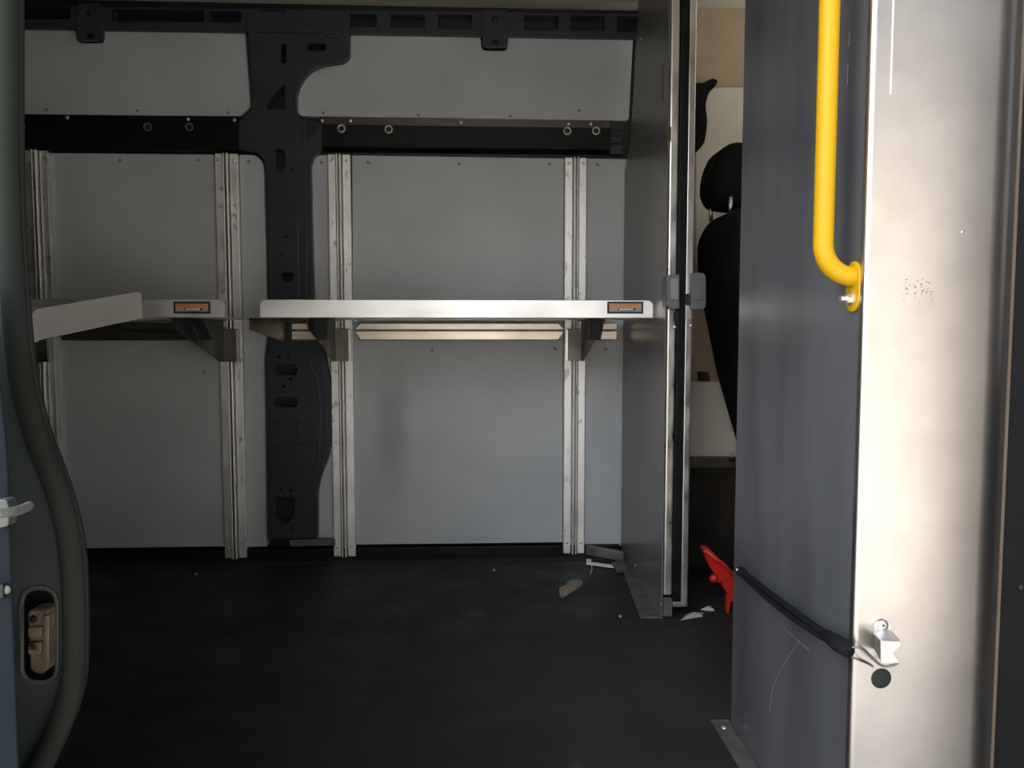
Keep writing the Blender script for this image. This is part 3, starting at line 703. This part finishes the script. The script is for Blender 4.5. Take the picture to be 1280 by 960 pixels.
# red lever on the cab floor
rl = thing('red_lever', 'bright red angled plastic piece on the cab floor, half behind the black panel', 'lever', atY(905, 760, 2.03))
yr = 2.03
link('arm', plate(pxY([(878, 686, 2), (886, 685, 2), (917, 716, 4), (932, 740), (932, 760), (917, 752), (908, 740, 4), (886, 706, 3)], yr), (0, .03, 0)), 'red', rl, bevel=.003)
link('ridge', tube([atY(880, 687, yr - .002), atY(905, 706, yr - .002), atY(930, 734, yr - .002)], .006, 10), 'red', rl, smooth=True)
link('knob', dome(atY(892, 723, yr - .004), (-.5, -1, 0), .012, .9, 16, 5), 'red', rl, smooth=True)
link('knob_stem', cyl(atY(892, 723, yr), atY(905, 728, yr + .01), .008, 12), 'red', rl, smooth=True)
link('prong', plate(pxY([(909, 745, 1), (919, 742), (921, 752), (914, 752, 1), (911, 767, 1), (908.5, 767, 1)], yr), (0, .02, 0)), 'red', rl, bevel=.002)

# ------------------------------------------------------------------ debris and bits on the floor
def scrap(name, pts, m, label, cat, lift=.003, th=.0015):
    bm = new(); base = [atZ(x, y, 0) for x, y in pts]; n = len(base); c = sum(base, Vector()) / n
    vs = [bm.verts.new(p + Vector((0, 0, random.uniform(.001, lift)))) for p in base]; cv = bm.verts.new(c + Vector((0, 0, lift * 2)))
    lo = [bm.verts.new(Vector((p.x, p.y, .0004))) for p in base]
    for i in range(n):
        bm.faces.new((vs[i], vs[(i + 1) % n], cv)); bm.faces.new((vs[i], lo[i], lo[(i + 1) % n], vs[(i + 1) % n]))
    bm.faces.new(lo)
    return tag(link(name, bm, m), label, cat)
scrap('wood_chip', [(699, 736), (704, 734), (713, 727), (722, 725), (728, 727), (727, 733), (718, 739), (710, 744), (703, 748), (700, 746)], 'leaf', 'brown torn wood chip lying on the dark floor below the right shelf', 'scrap', .006)
scrap('torn_paper', [(850, 776), (858, 770), (866, 766), (880, 767), (872, 769), (878, 771), (866, 773)], 'paper', 'pale torn scrap on the floor in the doorway, nearer the partition edge', 'scrap', .005)
scrap('torn_paper', [(876, 763), (882, 761), (887, 758), (893, 764), (886, 764)], 'paper', 'pale torn scrap on the floor in the doorway, nearer the red plastic piece', 'scrap', .005)
for (x, y, l) in ((617, 713, 'tiny pale speck on the floor edge below the right shelf'), (245, 718, 'tiny pale speck on the floor edge near the left-bay upright'), (775, 771, 'tiny pale speck on the floor in front of the partition foot')):
    scrap('crumb', [(x - 2, y), (x, y - 1.5), (x + 2.5, y), (x, y + 1.5)], 'paper', l, 'crumb', .003)
# floor corner channel with white tie
fc = thing('corner_channel', 'short grey metal channel on the floor between upright and partition foot', 'channel', atZ(762, 700, 0))
pA, pB = Vector((xY(733, 2.56, 695), 2.555, .0)), Vector((XB - .006, 2.50, .0))
dv = (pB - pA)
link('channel', plate([pA + Vector((0, 0, .012)), pB + Vector((0, 0, .004)), pB + Vector((0, 0, .036)), pA + Vector((0, 0, .044))], (0, .022, 0)), 'floor_flange', fc, bevel=.002)
wt = thing('cable_tie', 'thin white cable tie lying under the grey floor channel', 'cable tie', atZ(755, 705, 0))
link('strip', plate([atZ(735, 703, .004), atZ(773, 708, .004), atZ(773, 711, .004), atZ(736, 706, .004)], (0, 0, .003)), 'sticker_white', wt)
link('head', plate([atZ(733, 701, .004), atZ(739, 701, .004), atZ(739, 706, .004), atZ(733, 706, .004)], (0, 0, .006)), 'sticker_white', wt)
link('tail', tube(spline([atZ(739, 706, .004), atZ(740, 711, .003), atZ(738, 717, .003)], 5), .0012, 6), 'sticker_white', wt)
tag(link('floor_bracket', plate([Vector((XB - .012, 2.50, .001)), Vector((XB - .055, 2.47, .001)), Vector((XB - .050, 2.38, .001)), Vector((XB - .012, 2.40, .001))], (0, 0, .012)), 'floor_flange', bevel=.004), 'small dull metal floor bracket at the partition foot', 'bracket')

# ------------------------------------------------------------------ left foreground: door jamb things
ws = thing('weatherstrip', 'thick grey-green rubber weatherstrip curving down the left door edge', 'seal', (seal3[60].x, .73, -.2))
bm = new(); a_tube(bm, seal3, .0105, 14)
link('bulb', bm, 'rubber', ws, smooth=True)
link('grip_flange', a_tube(new(), [p + Vector((.0035, .012, 0)) for p in seal3], .005, 8), 'black', ws, smooth=True)
lr = thing('latch_recess', 'oval recess with a worn brown latch striker in the left door jamb', 'latch', atY(50, 850, .76))
link('recess_back', plate([atY(x, y, .775) for x, y in rnd([(20, 725, 26), (80, 725, 26), (80, 862, 26), (20, 862, 26)], 0, 8)], (0, .012, 0)), 'black', lr)
rim = [atY(x, y, .739) for x, y in rnd([(27, 735, 26), (72, 735, 26), (72, 853, 26), (27, 853, 26)], 0, 8)]
link('rim', a_tube(new(), rim + [rim[0]], .0022, 8), 'jamb', lr, smooth=True)
st = link('striker', plate([atY(x, y, .752) for x, y in rnd([(34, 764, 4), (61, 762, 5), (62, 835, 6), (50, 846, 8), (37, 838, 5)], 0)], (0, .023, 0)), 'latch', lr, bevel=.003)
link('striker_tooth', plate([atY(x, y, .748) for x, y in rnd([(35, 785, 2), (52, 784, 2), (50, 797, 2), (35, 797, 2)], 0)], (0, .01, 0)), 'latch', st, bevel=.002)
link('striker_tooth', plate([atY(x, y, .748) for x, y in rnd([(35, 803, 2), (52, 803, 2), (50, 818, 2), (35, 818, 2)], 0)], (0, .01, 0)), 'latch', st, bevel=.002)
link('striker_rail', plate([atY(x, y, .747) for x, y in rnd([(54, 770, 2), (61, 770, 2), (61, 832, 2), (54, 832, 2)], 0)], (0, .01, 0)), 'latch', st, bevel=.002)
link('screw', dome(atY(42, 774, .752), (0, -1, 0), .004, .5), 'black', st, smooth=True)

od = thing('sliding_door', 'blue painted edge of the opened side door at the far left', 'door', (-.6, .62, -.3))
yd = .64
ed = spline([atY(x, y, yd) for x, y in ((-14, 330), (-6, 420), (3, 490), (10, 560), (14, 640), (16, 720), (19, 800), (22, 880), (25, 960), (27, 1040))], 4)
link('door_skin', plate([Vector((-1.3, yd, ed[0].z))] + ed + [ed[-1] + Vector((.005, 0, -.25)), ed[-1] + Vector((-.06, 0, -.7)), Vector((-1.3, yd, ed[-1].z - .72))], (-.05, .05, 0)), 'bluebody', od, bevel=.003, seg=3)
lp = link('latch_pin', tube(spline([atY(-4, 642, .60), atY(14, 640, .61), atY(26, 637, .625), atY(37, 632, .64)], 4), .0038, 10), 'white_plastic', od, smooth=True)
link('latch_plate', plate(pxY([(-8, 626, 3), (8, 624, 4), (12, 640), (10, 658, 4), (-8, 662, 3)], .63), (0, .012, 0)), 'jamb', od, bevel=.002)
link('screw', dome(atY(8, 737, .638), (0, -1, 0), .004, .6), 'white_plastic', od, smooth=True)
link('rubber_stop', plate(pxY([(-6, 731, 2), (4, 731, 2), (4, 748, 2), (-6, 748, 2)], .634), (0, .01, 0)), 'black', od, bevel=.001)

# ------------------------------------------------------------------ light
w = bpy.data.worlds.new('world'); sc.world = w; w.use_nodes = True
nt = w.node_tree; N = nt.nodes; L = nt.links; bg = N['Background']
tc = N.new('ShaderNodeTexCoord'); sx = N.new('ShaderNodeSeparateXYZ'); L.new(tc.outputs['Generated'], sx.inputs['Vector'])
rp = N.new('ShaderNodeValToRGB'); mr = N.new('ShaderNodeMapRange'); mr.inputs['From Min'].default_value = -1; L.new(sx.outputs['Z'], mr.inputs['Value'])
L.new(mr.outputs['Result'], rp.inputs['Fac'])
e = rp.color_ramp.elements; e[0].position = .46; e[0].color = (.20, .19, .18, 1); e[1].position = .54; e[1].color = (.5, .51, .52, 1)
x_ = e.new(.8); x_.color = (.48, .54, .62, 1)
nv = N.new('ShaderNodeVectorMath'); nv.operation = 'NORMALIZE'; L.new(tc.outputs['Generated'], nv.inputs[0])
dt = N.new('ShaderNodeVectorMath'); dt.operation = 'DOT_PRODUCT'; L.new(nv.outputs['Vector'], dt.inputs[0]); dt.inputs[1].default_value = Vector((-.80, -.58, .15)).normalized()
r2 = N.new('ShaderNodeMapRange'); r2.interpolation_type = 'SMOOTHSTEP'; r2.inputs['From Min'].default_value = .2; r2.inputs['From Max'].default_value = 1
r2.inputs['To Min'].default_value = .16; r2.inputs['To Max'].default_value = 4.2; L.new(dt.outputs['Value'], r2.inputs['Value'])
sm = N.new('ShaderNodeVectorMath'); sm.operation = 'SCALE'; L.new(rp.outputs['Color'], sm.inputs[0]); L.new(r2.outputs['Result'], sm.inputs['Scale'])
L.new(sm.outputs['Vector'], bg.inputs['Color']); bg.inputs['Strength'].default_value = 1.0

def area(name, loc, rot, sx, sy, power=0, portal=False, col=(1, 1, 1)):
    l = bpy.data.lights.new(name, 'AREA'); l.shape = 'RECTANGLE'; l.size = sx; l.size_y = sy; l.energy = power; l.color = col
    o = bpy.data.objects.new(name, l); COL.objects.link(o); o.location = loc; o.rotation_euler = rot
    if portal: l.cycles.is_portal = True
    return o
area('door_portal', (.18, .70, .62), (R(-90), 0, math.pi), 1.2, 2.2, 1, True)

sl = bpy.data.lights.new('sun', 'SUN'); sl.energy = 4.6; sl.angle = R(.6); sl.color = (1, .95, .88)
so = bpy.data.objects.new('sun', sl); COL.objects.link(so); so.location = (-1, 6, 6)
so.rotation_euler = Vector((.15, -math.cos(R(47)), -math.sin(R(47)))).to_track_quat('-Z', 'Y').to_euler()
sc.view_settings.view_transform = 'Standard'; sc.view_settings.look = 'None'; sc.view_settings.gamma = 1.0
sc.view_settings.use_curve_mapping = False
sc.view_settings.exposure = 1.87
sc.cycles.max_bounces = 10; sc.cycles.diffuse_bounces = 6
